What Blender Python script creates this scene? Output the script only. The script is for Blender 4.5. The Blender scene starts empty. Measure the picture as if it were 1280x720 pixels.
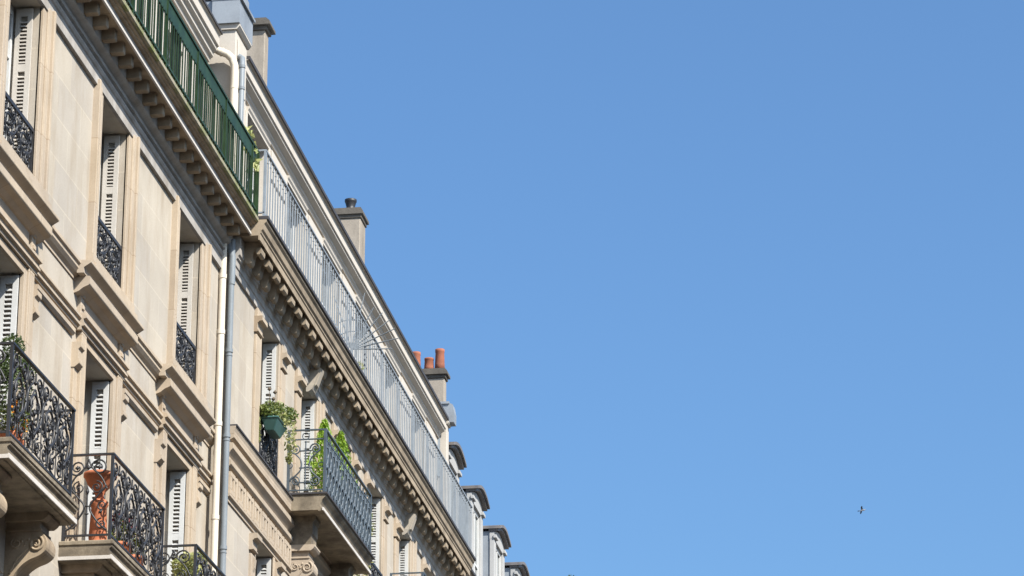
import bpy, math, random
from mathutils import Vector, Matrix
random.seed(7)
C = bpy.context.scene
R = math.radians

# ------------------------------------------------------------------ camera, sky, sun, exposure
cam_d = bpy.data.cameras.new('camera'); cam = bpy.data.objects.new('camera', cam_d)
C.collection.objects.link(cam); C.camera = cam
cam.location = (0, 0, 1.6)
cam.rotation_euler = (R(90 + 19.551), 0, R(8.265))
cam_d.sensor_width = 36; cam_d.lens = 115.31; cam_d.clip_start = 0.1; cam_d.clip_end = 5000

SUN = Vector((1.0, -0.74, 1.23)).normalized()
elev = math.asin(SUN.z); az = math.atan2(SUN.x, SUN.y)
w = bpy.data.worlds.new('World'); C.world = w; w.use_nodes = True
nt = w.node_tree; bg = nt.nodes['Background']
sky = nt.nodes.new('ShaderNodeTexSky'); sky.sky_type = 'NISHITA'; sky.sun_disc = False
sky.sun_elevation = elev; sky.sun_rotation = az; sky.altitude = 0
sky.air_density = 1.12; sky.dust_density = 3.0; sky.ozone_density = 10
tint = nt.nodes.new('ShaderNodeMix'); tint.data_type = 'RGBA'; tint.blend_type = 'MULTIPLY'; tint.inputs[0].default_value = 1
tint.inputs[7].default_value = (.95, 1.04, 1.01, 1); nt.links.new(sky.outputs[0], tint.inputs[6]); nt.links.new(tint.outputs[2], bg.inputs[0]); bg.inputs[1].default_value = 0.098
sd = bpy.data.lights.new('sun', 'SUN'); sd.energy = 5.0; sd.angle = R(0.5); sd.color = (1, .96, .87)
so = bpy.data.objects.new('sun', sd); C.collection.objects.link(so)
so.rotation_euler = SUN.to_track_quat('Z', 'Y').to_euler(); so.location = (20, -20, 60)
C.view_settings.view_transform = 'Standard'; C.view_settings.look = 'None'
C.view_settings.gamma = 1; C.view_settings.use_curve_mapping = False
C.view_settings.exposure = 1.0
C.render.engine = 'CYCLES'
C.cycles.max_bounces = 8; C.cycles.diffuse_bounces = 4

X0 = -10.0     # the plane of the first house's facade; u = distance in front of it

# ------------------------------------------------------------------ materials
def newmat(name):
    m = bpy.data.materials.new(name); m.use_nodes = True
    return m, m.node_tree, m.node_tree.nodes['Principled BSDF']
def N(nt, t, **k):
    n = nt.nodes.new(t)
    for a, b in k.items(): setattr(n, a, b)
    return n
def ramp(nt, src, a, b, ca=(0,0,0,1), cb=(1,1,1,1)):
    r = N(nt, 'ShaderNodeValToRGB'); r.color_ramp.elements[0].position = a; r.color_ramp.elements[1].position = b
    r.color_ramp.elements[0].color = ca; r.color_ramp.elements[1].color = cb
    nt.links.new(src, r.inputs[0]); return r.outputs[0]
def noise(nt, vec, scale, detail=5, rough=.6, scl=(1,1,1)):
    mp = N(nt, 'ShaderNodeMapping'); mp.inputs['Scale'].default_value = scl
    nt.links.new(vec, mp.inputs[0])
    n = N(nt, 'ShaderNodeTexNoise'); n.inputs['Scale'].default_value = scale
    n.inputs['Detail'].default_value = detail; n.inputs['Roughness'].default_value = rough
    nt.links.new(mp.outputs[0], n.inputs['Vector']); return n.outputs[0]
def mix(nt, fac, a, b, mode='MIX'):
    m = N(nt, 'ShaderNodeMix', data_type='RGBA', blend_type=mode)
    for s, v in ((m.inputs[0], fac), (m.inputs[6], a), (m.inputs[7], b)):
        if isinstance(v, (int, float)): s.default_value = v
        elif isinstance(v, tuple): s.default_value = v if len(v) == 4 else v + (1,)
        else: nt.links.new(v, s)
    return m.outputs[2]
def surf(name, col, var=.12, scale=2.0, rough=.85, dirt=None, dirt_amt=.5, dirt_at=(.5,.75), streak=False,
         joints=False, bump=.15, bump_scale=60, metallic=0, moss=None, spec=.3, joint=(.60,.38), mortar=(1.12,1.10,1.06,1), msize=.012):
    m, nt, p = newmat(name)
    pos = N(nt, 'ShaderNodeNewGeometry').outputs['Position']
    c0 = tuple(max(0, x*(1-var)) for x in col) + (1,); c1 = tuple(min(1, x*(1+var)) for x in col) + (1,)
    c = ramp(nt, noise(nt, pos, scale), .3, .7, c0, c1)
    if joints:
        sep = N(nt, 'ShaderNodeSeparateXYZ'); nt.links.new(pos, sep.inputs[0])
        cmb = N(nt, 'ShaderNodeCombineXYZ'); nt.links.new(sep.outputs[1], cmb.inputs[0]); nt.links.new(sep.outputs[2], cmb.inputs[1])
        b = N(nt, 'ShaderNodeTexBrick'); nt.links.new(cmb.outputs[0], b.inputs['Vector'])
        b.inputs['Scale'].default_value = 1; b.inputs['Brick Width'].default_value = joint[0]*1.6; b.inputs['Row Height'].default_value = joint[1]*1.3
        b.inputs['Mortar Size'].default_value = msize; b.inputs['Mortar Smooth'].default_value = .6
        b.inputs['Color1'].default_value = (.88,.88,.90,1); b.inputs['Color2'].default_value = (1.04,1.01,.96,1)
        b.inputs['Mortar'].default_value = mortar; b.inputs['Bias'].default_value = -.2
        c = mix(nt, .8, c, b.outputs[0], 'MULTIPLY')
    if dirt:
        d = ramp(nt, noise(nt, pos, 2.2, 8, .68, (1,1,.28) if streak else (1,1,1)), *dirt_at)
        dm = N(nt, 'ShaderNodeMath', operation='MULTIPLY'); nt.links.new(d, dm.inputs[0]); dm.inputs[1].default_value = dirt_amt
        c = mix(nt, dm.outputs[0], c, tuple(dirt))
    if moss:
        d = ramp(nt, noise(nt, pos, 3.1, 8, .7), .46, .62)
        c = mix(nt, d, c, tuple(moss))
    f = ramp(nt, noise(nt, pos, 45, 3, .6), .25, .8, (.86,.86,.86,1), (1.08,1.08,1.08,1))
    c = mix(nt, .7, c, f, 'MULTIPLY')
    nt.links.new(c, p.inputs['Base Color'])
    p.inputs['Roughness'].default_value = rough; p.inputs['Metallic'].default_value = metallic
    p.inputs['Specular IOR Level'].default_value = spec
    if bump:
        bn = N(nt, 'ShaderNodeBump'); bn.inputs['Strength'].default_value = bump; bn.inputs['Distance'].default_value = .01
        nt.links.new(noise(nt, pos, bump_scale, 6, .65), bn.inputs['Height']); nt.links.new(bn.outputs[0], p.inputs['Normal'])
    return m
def leafmat(name, a, b):
    m, nt, p = newmat(name)
    g = N(nt, 'ShaderNodeNewGeometry')
    nt.links.new(ramp(nt, g.outputs['Random Per Island'], .05, .95, a+(1,), b+(1,)), p.inputs['Base Color'])
    p.inputs['Roughness'].default_value = .5
    t = N(nt, 'ShaderNodeBsdfTranslucent'); t.inputs[0].default_value = tuple(x*1.4 for x in b)+(1,)
    ms = N(nt, 'ShaderNodeMixShader'); ms.inputs[0].default_value = .3
    nt.links.new(p.outputs[0], ms.inputs[1]); nt.links.new(t.outputs[0], ms.inputs[2])
    nt.links.new(ms.outputs[0], nt.nodes['Material Output'].inputs[0])
    return m
SOOT = (.10,.075,.055)
M = {
 'stone':  surf('limestone_ashlar', (.388,.345,.290), .10, 1.0, dirt=(.26,.205,.145), dirt_amt=.6, dirt_at=(.47,.70), streak=True, joints=True, bump=.15),
 'trim':   surf('limestone_trim', (.385,.315,.24), .10, 2.0, dirt=(.25,.185,.12), dirt_amt=.5, streak=True, joints=True, joint=(.75,.62), mortar=(.62,.56,.5,1), msize=.007),
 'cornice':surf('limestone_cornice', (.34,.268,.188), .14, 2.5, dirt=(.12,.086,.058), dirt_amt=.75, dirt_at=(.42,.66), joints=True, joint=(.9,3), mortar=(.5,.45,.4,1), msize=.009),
 'frieze': surf('limestone_skylit_shade', (.34,.315,.29), .10, 2.5, dirt=(.17,.14,.11), dirt_amt=.6, dirt_at=(.42,.66), streak=True),  # same limestone made greyer: sky-lit shade is put into the colour
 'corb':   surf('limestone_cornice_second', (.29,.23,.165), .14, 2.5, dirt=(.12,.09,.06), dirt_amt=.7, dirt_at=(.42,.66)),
 'pale':   surf('sunlit_limestone_lip', (0.465,0.434,0.403), .08, 3, dirt=(0.310,0.264,0.209), dirt_amt=.5),  # limestone made paler: the sunlit line along ledges is put into the colour
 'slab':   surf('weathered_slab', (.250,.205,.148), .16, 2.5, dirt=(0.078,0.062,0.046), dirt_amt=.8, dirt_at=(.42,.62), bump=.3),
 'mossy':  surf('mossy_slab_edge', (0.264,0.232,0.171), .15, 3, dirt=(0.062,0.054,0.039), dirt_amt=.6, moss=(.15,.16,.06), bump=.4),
 'attic':  surf('painted_attic_wall', (0.434,0.395,0.349), .06, 1.2, dirt=(0.349,0.295,0.232), dirt_amt=.4, streak=True, joints=False),
 'dormer': surf('dormer_paint', (.33,.325,.32), .10, 2, dirt=(.22,.21,.20), dirt_amt=.5, streak=True),
 'white':  surf('white_paint', (.50,.495,.485), .05, 3, rough=.5, bump=.03, dirt=(.36,.33,.29), dirt_amt=.5, streak=True),
 'shutter':surf('shutter_paint', (.44,.405,.365), .05, 3, rough=.6, bump=.03, dirt=(.33,.29,.25), dirt_amt=.5),
 'gutter': surf('dark_zinc_edge', (.045,.042,.045), .2, 4, rough=.6, bump=.05),
 'zinc':   surf('zinc_sheet', (.24,.26,.285), .14, 1.6, rough=.5, metallic=.15, dirt=(.14,.15,.165), dirt_amt=.6, streak=True, bump=.04),
 'roofz':  surf('dark_zinc_roof', (.13,.12,.12), .25, 3, rough=.6, metallic=.1, dirt=(.22,.18,.14), dirt_amt=.6, bump=.05),
 'iron':   surf('black_iron', (.017,.017,.020), .2, 6, rough=.5, bump=.05, spec=.5),
 'green':  surf('green_iron', (.017,.036,.013), .35, 5, rough=.45, bump=.05, dirt=(.012,.03,.015), dirt_amt=.7, spec=.25),
 'screen': surf('dark_green_slats', (.02,.03,.025), .4, 5, rough=.6, bump=.05),
 'grail':  surf('grey_blue_iron', (.20,.225,.255), .12, 5, rough=.5, bump=.03),
 'blue':   surf('slate_blue_iron', (.052,.068,.084), .2, 5, rough=.45, bump=.04, spec=.5),
 'pipe1':  surf('cream_pipe', (0.574,0.512,0.426), .05, 2, rough=.5, bump=.03, dirt=(0.326,0.232,0.139), dirt_amt=.3, streak=True),
 'pipe2':  surf('grey_zinc_pipe', (.165,.185,.205), .08, 2, rough=.5, metallic=.0, bump=.03, dirt=(.10,.11,.125), dirt_amt=.4),
 'render': surf('chimney_render', (0.279,0.240,0.198), .12, 2.4, dirt=(0.132,0.109,0.085), dirt_amt=.7, streak=True, bump=.5, bump_scale=30),
 'chcap':  surf('chimney_cap', (0.10,0.088,0.075), .2, 4, dirt=(0.054,0.046,0.039), dirt_amt=.7, bump=.5),
 'terra':  surf('terracotta', (.44,.15,.075), .12, 5, rough=.8, dirt=(.30,.10,.05), dirt_amt=.6),
 'clay':   surf('sooty_clay', (.27,.095,.055), .15, 5, rough=.85, dirt=(.12,.05,.035), dirt_amt=.6, dirt_at=(.4,.7)),
 'planter':surf('green_plastic_planter', (.045,.11,.10), .1, 4, rough=.4, bump=.02),
 'asphalt':surf('asphalt', (.055,.055,.057), .2, 2, bump=.5),
 'pave':   surf('pavement', (.34,.31,.27), .1, 1, bump=.3, dirt=(.16,.15,.14)),
 'kerb':   surf('granite_kerb', (.34,.33,.32), .1, 3, bump=.3),
 'paint':  surf('road_paint', (.75,.75,.73), .08, 3, bump=.1),
 'earth':  surf('ground', (.16,.15,.13), .2, .3, bump=.2),
 'bark':   surf('bark', (.11,.085,.06), .25, 6, bump=.8),
 'bird':   surf('grey_feathers', (.05,.055,.07), .3, 8, bump=0),
 'birdl':  surf('pale_feathers', (.16,.165,.18), .1, 8, bump=0),
 'flowerO':surf('orange_petals', (.75,.28,.03), .2, 9, bump=0),
 'flowerR':surf('dark_red_petals', (.16,.02,.03), .2, 9, bump=0),
 'leafD':  leafmat('dark_leaves', (.025,.045,.016), (.085,.12,.035)),
 'leafM':  leafmat('garden_leaves', (.03,.065,.014), (.17,.20,.05)),
 'leafV':  leafmat('variegated_leaves', (.09,.13,.03), (.42,.41,.17)),
 'leafL':  leafmat('lime_conifer_sprays', (.07,.16,.01), (.28,.40,.035)),
 'leafT':  leafmat('tree_leaves', (.035,.07,.02), (.09,.13,.04)),
}
def glassmat():
    m, nt, p = newmat('window_glass')
    pos = N(nt, 'ShaderNodeNewGeometry').outputs['Position']
    c = ramp(nt, noise(nt, pos, 1.4, 2, .5, (1,1,.3)), .42, .58, (.025,.035,.042,1), (.10,.125,.135,1))
    nt.links.new(c, p.inputs['Base Color']); p.inputs['Roughness'].default_value = .06; p.inputs['Specular IOR Level'].default_value = .9
    bn = N(nt, 'ShaderNodeBump'); bn.inputs['Strength'].default_value = .08; bn.inputs['Distance'].default_value = .02
    nt.links.new(noise(nt, pos, 2.5, 1), bn.inputs['Height']); nt.links.new(bn.outputs[0], p.inputs['Normal'])
    return m
M['glass'] = glassmat()

# ------------------------------------------------------------------ mesh building
class MB:
    def __init__(s): s.v = []; s.f = []; s.sm = []
    def add(s, vs, fs, smooth=False):
        b = len(s.v); s.v += [tuple(v) for v in vs]; s.f += [tuple(i+b for i in f) for f in fs]; s.sm += [smooth]*len(fs)
        return s
    def box(s, x0, x1, y0, y1, z0, z1):
        v = [(x,y,z) for x in (x0,x1) for y in (y0,y1) for z in (z0,z1)]
        return s.add(v, [(0,1,3,2),(4,6,7,5),(0,4,5,1),(2,3,7,6),(0,2,6,4),(1,5,7,3)])
    def ext(s, prof, axis, a, b, smooth=False):
        """closed profile swept along an axis. 'y': prof (x,z); 'z': prof (x,y); 'x': prof (y,z)"""
        def P(p, t):
            return (p[0], t, p[1]) if axis == 'y' else (p[0], p[1], t) if axis == 'z' else (t, p[0], p[1])
        n = len(prof); v = [P(p, a) for p in prof] + [P(p, b) for p in prof]
        f = [(i, (i+1) % n, (i+1) % n + n, i+n) for i in range(n)]
        s.add(v, f, smooth); s.add(v[:n], [tuple(range(n))]); s.add(v[n:], [tuple(range(n-1,-1,-1))])
        return s
    def tube(s, pts, r, n=6, closed=False, cap=True):
        pts = [Vector(p) for p in pts]; k = len(pts); rr = r if isinstance(r, (list, tuple)) else [r]*k
        rings = []
        ref = None
        for i, p in enumerate(pts):
            a = pts[i-1] if i > 0 else (pts[-1] if closed else p); b = pts[i+1] if i < k-1 else (pts[0] if closed else p)
            d = (b-a).normalized() if (b-a).length > 1e-9 else Vector((0,0,1))
            if ref is None: ref = Vector((1,0,0)) if abs(d.x) < .8 else Vector((0,1,0))
            q = (ref - d*ref.dot(d)); q = q.normalized() if q.length > 1e-6 else d.orthogonal().normalized(); ref = q; t = d.cross(q)
            rings.append([p + (q*math.cos(2*math.pi*j/n) + t*math.sin(2*math.pi*j/n))*rr[i] for j in range(n)])
        v = [x for ring in rings for x in ring]; f = []
        for i in range(k if closed else k-1):
            i2 = (i+1) % k
            for j in range(n): f.append((i*n+j, i*n+(j+1) % n, i2*n+(j+1) % n, i2*n+j))
        s.add(v, f, True)
        if cap and not closed: s.add(rings[0], [tuple(range(n))]); s.add(rings[-1], [tuple(range(n-1,-1,-1))])
        return s
    def lathe(s, prof, c=(0,0,0), n=16, smooth=True):
        v = []; f = []
        for (r, z) in prof:
            for j in range(n): v.append((c[0]+r*math.cos(2*math.pi*j/n), c[1]+r*math.sin(2*math.pi*j/n), c[2]+z))
        for i in range(len(prof)-1):
            for j in range(n): f.append((i*n+j, i*n+(j+1) % n, (i+1)*n+(j+1) % n, (i+1)*n+j))
        s.add(v, f, smooth); return s
    def blob(s, c, r, sx=1, sy=1, sz=1):
        x, y, z = c
        v = [(x+r*sx,y,z),(x-r*sx,y,z),(x,y+r*sy,z),(x,y-r*sy,z),(x,y,z+r*sz),(x,y,z-r*sz)]
        return s.add(v, [(0,2,4),(2,1,4),(1,3,4),(3,0,4),(2,0,5),(1,2,5),(3,1,5),(0,3,5)], True)
    def leaves(s, n, pick, size, asp=.5, up=0, rnd=random):
        for _ in range(n):
            c = Vector(pick()); d = Vector((rnd.gauss(0,1), rnd.gauss(0,1), rnd.gauss(0,1)+up)).normalized()
            q = d.orthogonal().normalized(); q.rotate(Matrix.Rotation(rnd.random()*6.28, 3, d)); t = d.cross(q)
            L = size*rnd.uniform(.6,1.25); W = L*asp
            s.add([c-d*L/2, c+q*W/2+t*W*.15, c+d*L/2, c-q*W/2+t*W*.15], [(0,1,2),(0,2,3)])
        return s
    def build(s, name, mat, parent=None, loc=(0,0,0), bevel=0):
        me = bpy.data.meshes.new(name); me.from_pydata(s.v, [], s.f); me.materials.append(M[mat])
        me.polygons.foreach_set('use_smooth', s.sm); me.update()
        import bmesh
        b = bmesh.new(); b.from_mesh(me); bmesh.ops.recalc_face_normals(b, faces=b.faces); b.to_mesh(me); b.free()
        o = bpy.data.objects.new(name, me); C.collection.objects.link(o); o.location = loc
        if parent: o.parent = parent
        if bevel:
            m = o.modifiers.new('bevel', 'BEVEL'); m.width = bevel; m.segments = 1; m.limit_method = 'ANGLE'; m.angle_limit = R(40)
        return o
def tag(o, label=None, cat=None, group=None, kind=None):
    for k, v in (('label',label),('category',cat),('group',group),('kind',kind)):
        if v: o[k] = v
    return o
def empty(name, loc):
    o = bpy.data.objects.new(name, None); C.collection.objects.link(o); o.location = loc; o.empty_display_size = .3; return o
def kids(o): return [c for c in bpy.data.objects if c.parent == o]
def copy_part(o, parent, loc):
    ch = kids(o); c = o.copy(); C.collection.objects.link(c); c.parent = parent; c.location = loc
    for k in ch: copy_part(k, c, k.location.copy())
    return c

# ------------------------------------------------------------------ setting
def sheet(name, x0, x1, y0, y1, z, mat):
    o = MB().add([(x0,y0,z),(x1,y0,z),(x1,y1,z),(x0,y1,z)], [(0,1,2,3)]).build(name, mat); return tag(o, kind='structure')
sheet('ground', -600, 600, -300, 1500, -.02, 'earth')
sheet('road', -7, 1.6, -60, 300, .0, 'asphalt')
tag(MB().box(-10.4,-7.15,-60,300,-.015,.12).build('pavement', 'pave'), kind='structure')
tag(MB().box(1.75,5.5,-60,300,-.015,.12).build('pavement', 'pave'), kind='structure')
tag(MB().box(-7.15,-7,-60,300,-.015,.13).build('kerb', 'kerb', bevel=.01), kind='structure')
tag(MB().box(1.6,1.75,-60,300,-.015,.13).build('kerb', 'kerb', bevel=.01), kind='structure')
mk = MB()
for i in range(-8, 45): mk.add([(-2.76,i*6,.004),(-2.64,i*6,.004),(-2.64,i*6+3,.004),(-2.76,i*6+3,.004)], [(0,1,2,3)])
tag(mk.build('road_marking', 'paint'), kind='structure')

# ------------------------------------------------------------------ building helpers (local frame: x = u + wall offset, y = along street, z up)
def wall_grid(mb, u, y0, y1, z0, z1, ops, depth=.5):
    """front sheet at u with openings (ya,yb,za,zb), reveals going back by depth"""
    ys = sorted({y0,y1} | {o[0] for o in ops} | {o[1] for o in ops}); zs = sorted({z0,z1} | {o[2] for o in ops} | {o[3] for o in ops})
    for a, b in zip(ys, ys[1:]):
        for c, d in zip(zs, zs[1:]):
            my, mz = (a+b)/2, (c+d)/2
            if any(o[0] < my < o[1] and o[2] < mz < o[3] for o in ops): continue
            mb.add([(u,a,c),(u,b,c),(u,b,d),(u,a,d)], [(0,1,2,3)])
    for (a,b,c,d) in ops:
        v = u-depth
        mb.add([(u,a,c),(u,a,d),(v,a,d),(v,a,c)], [(0,1,2,3)]); mb.add([(u,b,c),(u,b,d),(v,b,d),(v,b,c)], [(0,1,2,3)])
        mb.add([(u,a,d),(u,b,d),(v,b,d),(v,a,d)], [(0,1,2,3)]); mb.add([(u,a,c),(u,b,c),(v,b,c),(v,a,c)], [(0,1,2,3)])
def make_window(parent, loc, W, H, depth=.31, shut=True, shutw=.19, sfront=.085, mat='white', smat='shutter', pitch=.044):
    """loc = sill centre on the wall plane. frame > pane, shutter x2"""
    f = MB(); h = W/2; d = -depth
    f.box(d-.06,d,-h+.002,-h+.06,.002,H-.002); f.box(d-.06,d,h-.06,h-.002,.002,H-.002)
    f.box(d-.059,d-.001,-h+.06,h-.06,H-.07,H-.002); f.box(d-.059,d-.001,-h+.06,h-.06,.002,.09)
    for s in (-1, 1):       # two casements
        a, b = (s*.012, s*(h-.065)); a, b = min(a,b), max(a,b)
        f.box(d-.05,d+.012,a,a+.055,.092,H-.072); f.box(d-.05,d+.012,b-.055,b,.092,H-.072)
        for z in (.092, H*.36, H*.68, H-.127): f.box(d-.048,d+.010,a+.055,b-.055,z,z+(.05 if z in (.092,H-.127) else .03))
    f.box(d-.04,d+.03,-.02,.02,.095,H-.08)
    fo = f.build('window', mat, parent, loc)
    MB().box(d-.036,d-.028,-h+.07,h-.07,.1,H-.08).build('pane', 'glass', fo)
    # blank panel far behind the frame closes the opening
    if shut:
        for s in (1, -1):
            q = MB(); y1 = s*(h-.012); y0 = y1 - s*.03; ya, yb = min(y0,y1), max(y0,y1)
            x1 = -sfront; x0 = x1-shutw; t = shutw*.29
            q.box(x0,x0+t,ya,yb,.03,H-.03); q.box(x1-t,x1,ya,yb,.03,H-.03)
            rails = [.03, H*.30, H*.62, H-.12]
            for z in rails: q.box(x0+t,x1-t,ya+.001,yb-.001,z,z+.09)
            z = .13
            while z < H-.14:
                if all(not (r-.03 < z < r+.10) for r in rails):
                    # tilted slat, lower edge towards the viewer's side
                    yc = (ya+yb)/2; e = s
                    q.ext([(yc-e*.016, z-.016),(yc-e*.016, z-.001),(yc+e*.013, z+.019),(yc+e*.013, z+.007)], 'x', x0+t, x1-t)
                z += pitch
            q.build('shutter', smat, fo)
    return fo

def scroll(mb, P, a, b, r, turns, start, s=1, rad=.008, n=22, n2=5, rmin=.22):
    rad *= 1.3
    pts = []
    for i in range(n+1):
        t = i/n; an = start + s*turns*2*math.pi*t; rr = r*(1-(1-rmin)*t)
        pts.append(P(a+rr*math.cos(an), b+rr*math.sin(an)))
    mb.tube(pts, [rad*(1-.25*i/n) for i in range(n+1)], n2)
    mb.blob(P(a, b), r*rmin*1.1)
    return pts[0]
def curve(mb, P, pts, rad=.008, n=8):
    rad *= 1.3
    """Catmull-Rom through 2D points"""
    q = [pts[0]] + list(pts) + [pts[-1]]; out = []
    for i in range(1, len(q)-2):
        p0,p1,p2,p3 = q[i-1],q[i],q[i+1],q[i+2]
        for k in range(n):
            t = k/n
            out.append(P(*[.5*(2*p1[j]+(p2[j]-p0[j])*t+(2*p0[j]-5*p1[j]+4*p2[j]-p3[j])*t*t+(3*p1[j]-p0[j]-3*p2[j]+p3[j])*t**3) for j in (0,1)]))
    out.append(P(*pts[-1])); mb.tube(out, rad, 5)
def leafblob(mb, P, a, b, r, ang):
    """cast-iron leaf: a fat curved diamond"""
    ca, sa = math.cos(ang), math.sin(ang)
    c = Vector(P(a,b)); e = Vector(P(a+ca*r, b+sa*r)) - c; g = Vector(P(a-sa*r*.38, b+ca*r*.38)) - c
    nrm = e.cross(g); nrm = nrm.normalized()*r*.22 if nrm.length else Vector((0,0,0))
    mb.add([c-e*.6, c+g, c+e, c-g, c+nrm, c-nrm], [(0,1,4),(1,2,4),(2,3,4),(3,0,4),(1,0,5),(2,1,5),(3,2,5),(0,3,5)], True)
def rinceau(mb, P, w, h, rnd, dense=True):
    """one module of cast scrollwork, a in 0..w, b in 0..h"""
    for s in (-1, 1):
        cx = w/2 + s*w*.26
        scroll(mb, P, cx, h*.86, w*.19, 1.5, -math.pi/2, s, .0095)
        curve(mb, P, [(cx-s*w*.0, h*.80), (w/2+s*w*.46, h*.66), (w/2+s*w*.40, h*.45), (w/2+s*w*.12, h*.30), (w/2+s*.01, h*.20)], .011)
        curve(mb, P, [(w/2, h*.30), (w/2+s*w*.20, h*.36), (w/2+s*w*.25, h*.50), (w/2+s*w*.18, h*.66), (w/2, h*.72)], .010)
        scroll(mb, P, w/2+s*w*.20, h*.58, w*.13, 1.3, math.pi/2, -s)
        curve(mb, P, [(w/2+s*.01, h*.78), (w/2+s*w*.14, h*.70), (w/2+s*w*.27, h*.62)], .007)
        scroll(mb, P, w/2+s*w*.27, h*.14, w*.17, 1.5, math.pi/2, s)
        scroll(mb, P, w/2+s*w*.34, h*.36, w*.12, 1.2, -math.pi/2, -s, .007)
        if dense:
            for (a, b, r, g) in ((.36,.72,.06,1.2),(.43,.53,.07,2.4),(.12,.45,.07,.7),(.30,.27,.06,1.9),(.12,.62,.05,2.2),(.44,.36,.05,2.8),(.10,.24,.05,1.0)):
                leafblob(mb, P, w/2+s*w*a, h*b, r*rnd.uniform(.55,.9), g if s > 0 else math.pi-g)
    # middle spindle
    mb.tube([P(w/2, .02), P(w/2, h*.45)], .009, 5); mb.blob(P(w/2, h*.50), .030, 1, 1, 1.8); mb.blob(P(w/2, h*.38), .022, 1, 1, 2.0)
    mb.blob(P(w/2, h*.86), .032); mb.blob(P(w/2, h*.24), .035)
    curve(mb, P, [(w*.5, h*.86), (w*.5, h*.97)], .008)

def ornate_balcony(parent, loc, L, D, h=1.0, mat='iron', seed=1):
    """railing as a part: top rail, posts and cast scroll panels on front and both ends. loc = wall plane, y start, base z"""
    rn = random.Random(seed); mb = MB()
    mb.box(D-.022,D+.022,0,L,h-.022,h); mb.box(0,D-.022,0,.04,h-.022,h); mb.box(0,D-.022,L-.04,L,h-.022,h)
    for z in (.05,): mb.box(D-.012,D+.012,.02,L-.02,z,z+.022); mb.box(0,D-.012,.008,.032,z,z+.022); mb.box(0,D-.012,L-.032,L-.008,z,z+.022)
    for (x, y) in ((D,.02),(D,L-.02),(.02,.02),(.02,L-.02)): mb.box(x-.016,x+.016,y-.016,y+.016,0,h-.022)
    n = max(1, round(L/.56)); w_ = (L-.08)/n; hh = h-.11
    for i in range(n):
        y0 = .04+i*w_
        rinceau(mb, lambda a, b: (D, y0+a, .075+b), w_, hh, rn)
        if i: mb.tube([(D, y0, .06), (D, y0, h-.03)], .007, 5)
    for y in (.02, L-.02):  # ends: open scrolls
        w2 = D-.04; P = lambda a, b: (.02+a, y, .075+b)
        for s in (-1, 1):
            cx = w2/2+s*w2*.25
            scroll(mb, P, cx, hh*.86, w2*.19, 1.6, math.pi, -s, .009, rmin=.28)
            mb.blob(P(cx, hh*.86), .024)
            curve(mb, P, [(w2/2, hh*.97), (w2/2+s*w2*.08, hh*.86), (w2/2+s*w2*.30, hh*.73), (w2/2+s*w2*.44, hh*.58)], .008)
            scroll(mb, P, w2/2+s*w2*.20, hh*.60, w2*.15, 1.5, math.pi/2, -s, .007)
            curve(mb, P, [(w2/2+s*w2*.44, hh*.62), (w2/2+s*w2*.22, hh*.48), (w2/2+s*w2*.06, hh*.34), (w2/2+s*w2*.24, hh*.16), (w2/2+s*w2*.45, hh*.05)], .009)
            scroll(mb, P, w2/2+s*w2*.34, hh*.13, w2*.13, 1.4, math.pi/2, s, .007)
            scroll(mb, P, w2/2+s*w2*.34, hh*.37, w2*.11, 1.3, -math.pi/2, -s, .007)
            leafblob(mb, P, w2/2+s*w2*.30, hh*.28, .05, .8 if s > 0 else 2.3)
        mb.tube([P(w2/2,0), P(w2/2,hh*.60)], [.012,.008], 6); mb.blob(P(w2/2,hh*.55), .022,1,1,3.2); mb.blob(P(w2/2,hh*.36), .03,1,1,.5)
        mb.blob(P(w2/2,hh*.26), .03,1,1,.6); mb.blob(P(w2/2,hh*.86), .032); mb.tube([P(w2/2-.05,hh*.86),P(w2/2+.05,hh*.86)], .010, 5)
    return mb.build('railing', mat, parent, loc)

# ------------------------------------------------------------------ the other side of the street (behind the photographer, unseen; added to block sky light from the facades)
def far_side(y0, y1, h, label):
    o = empty('apartment_building', (5.5, y0, 0)); tag(o, label, 'building')
    mb = MB(); n = int((y1-y0)/3); ops = [(1.0+3*i+.6, 1.0+3*i+1.8, z, z+2.1) for i in range(n-1) for z in (4.6,7.9,11.2,14.5)]
    L = y1-y0; wall_grid(mb, 0, 0, L, 0, h-2.5, [(a,b,c,d) for a,b,c,d in ops if d < h-2.6], -.3)
    mb.add([(0,0,h-2.5),(0,L,h-2.5),(1.2,L,h),(1.2,0,h)], [(0,1,2,3)]); mb.add([(1.2,0,h),(1.2,L,h),(12,L,h),(12,0,h)], [(0,1,2,3)])
    mb.add([(12,0,0),(12,L,0),(12,L,h),(12,0,h)], [(0,1,2,3)])
    for y in (0, L): mb.add([(0,y,0),(12,y,0),(12,y,h),(1.2,y,h),(0,y,h-2.5)], [(0,1,2,3,4)])
    mb.build('wall', 'stone', o)
    g = MB().box(.27,.29,-.599,.599,.001,2.099).build('window', 'glass', o, (0,(ops[0][0]+ops[0][1])/2,ops[0][2]))
    for a,b,c,d in ops[1:]:
        if d < h-2.6: copy_part(g, o, (0,(a+b)/2,c))
    MB().box(-.4,0,.01,L-.01,h-2.9,h-2.5).build('cornice', 'cornice', o)
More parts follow.
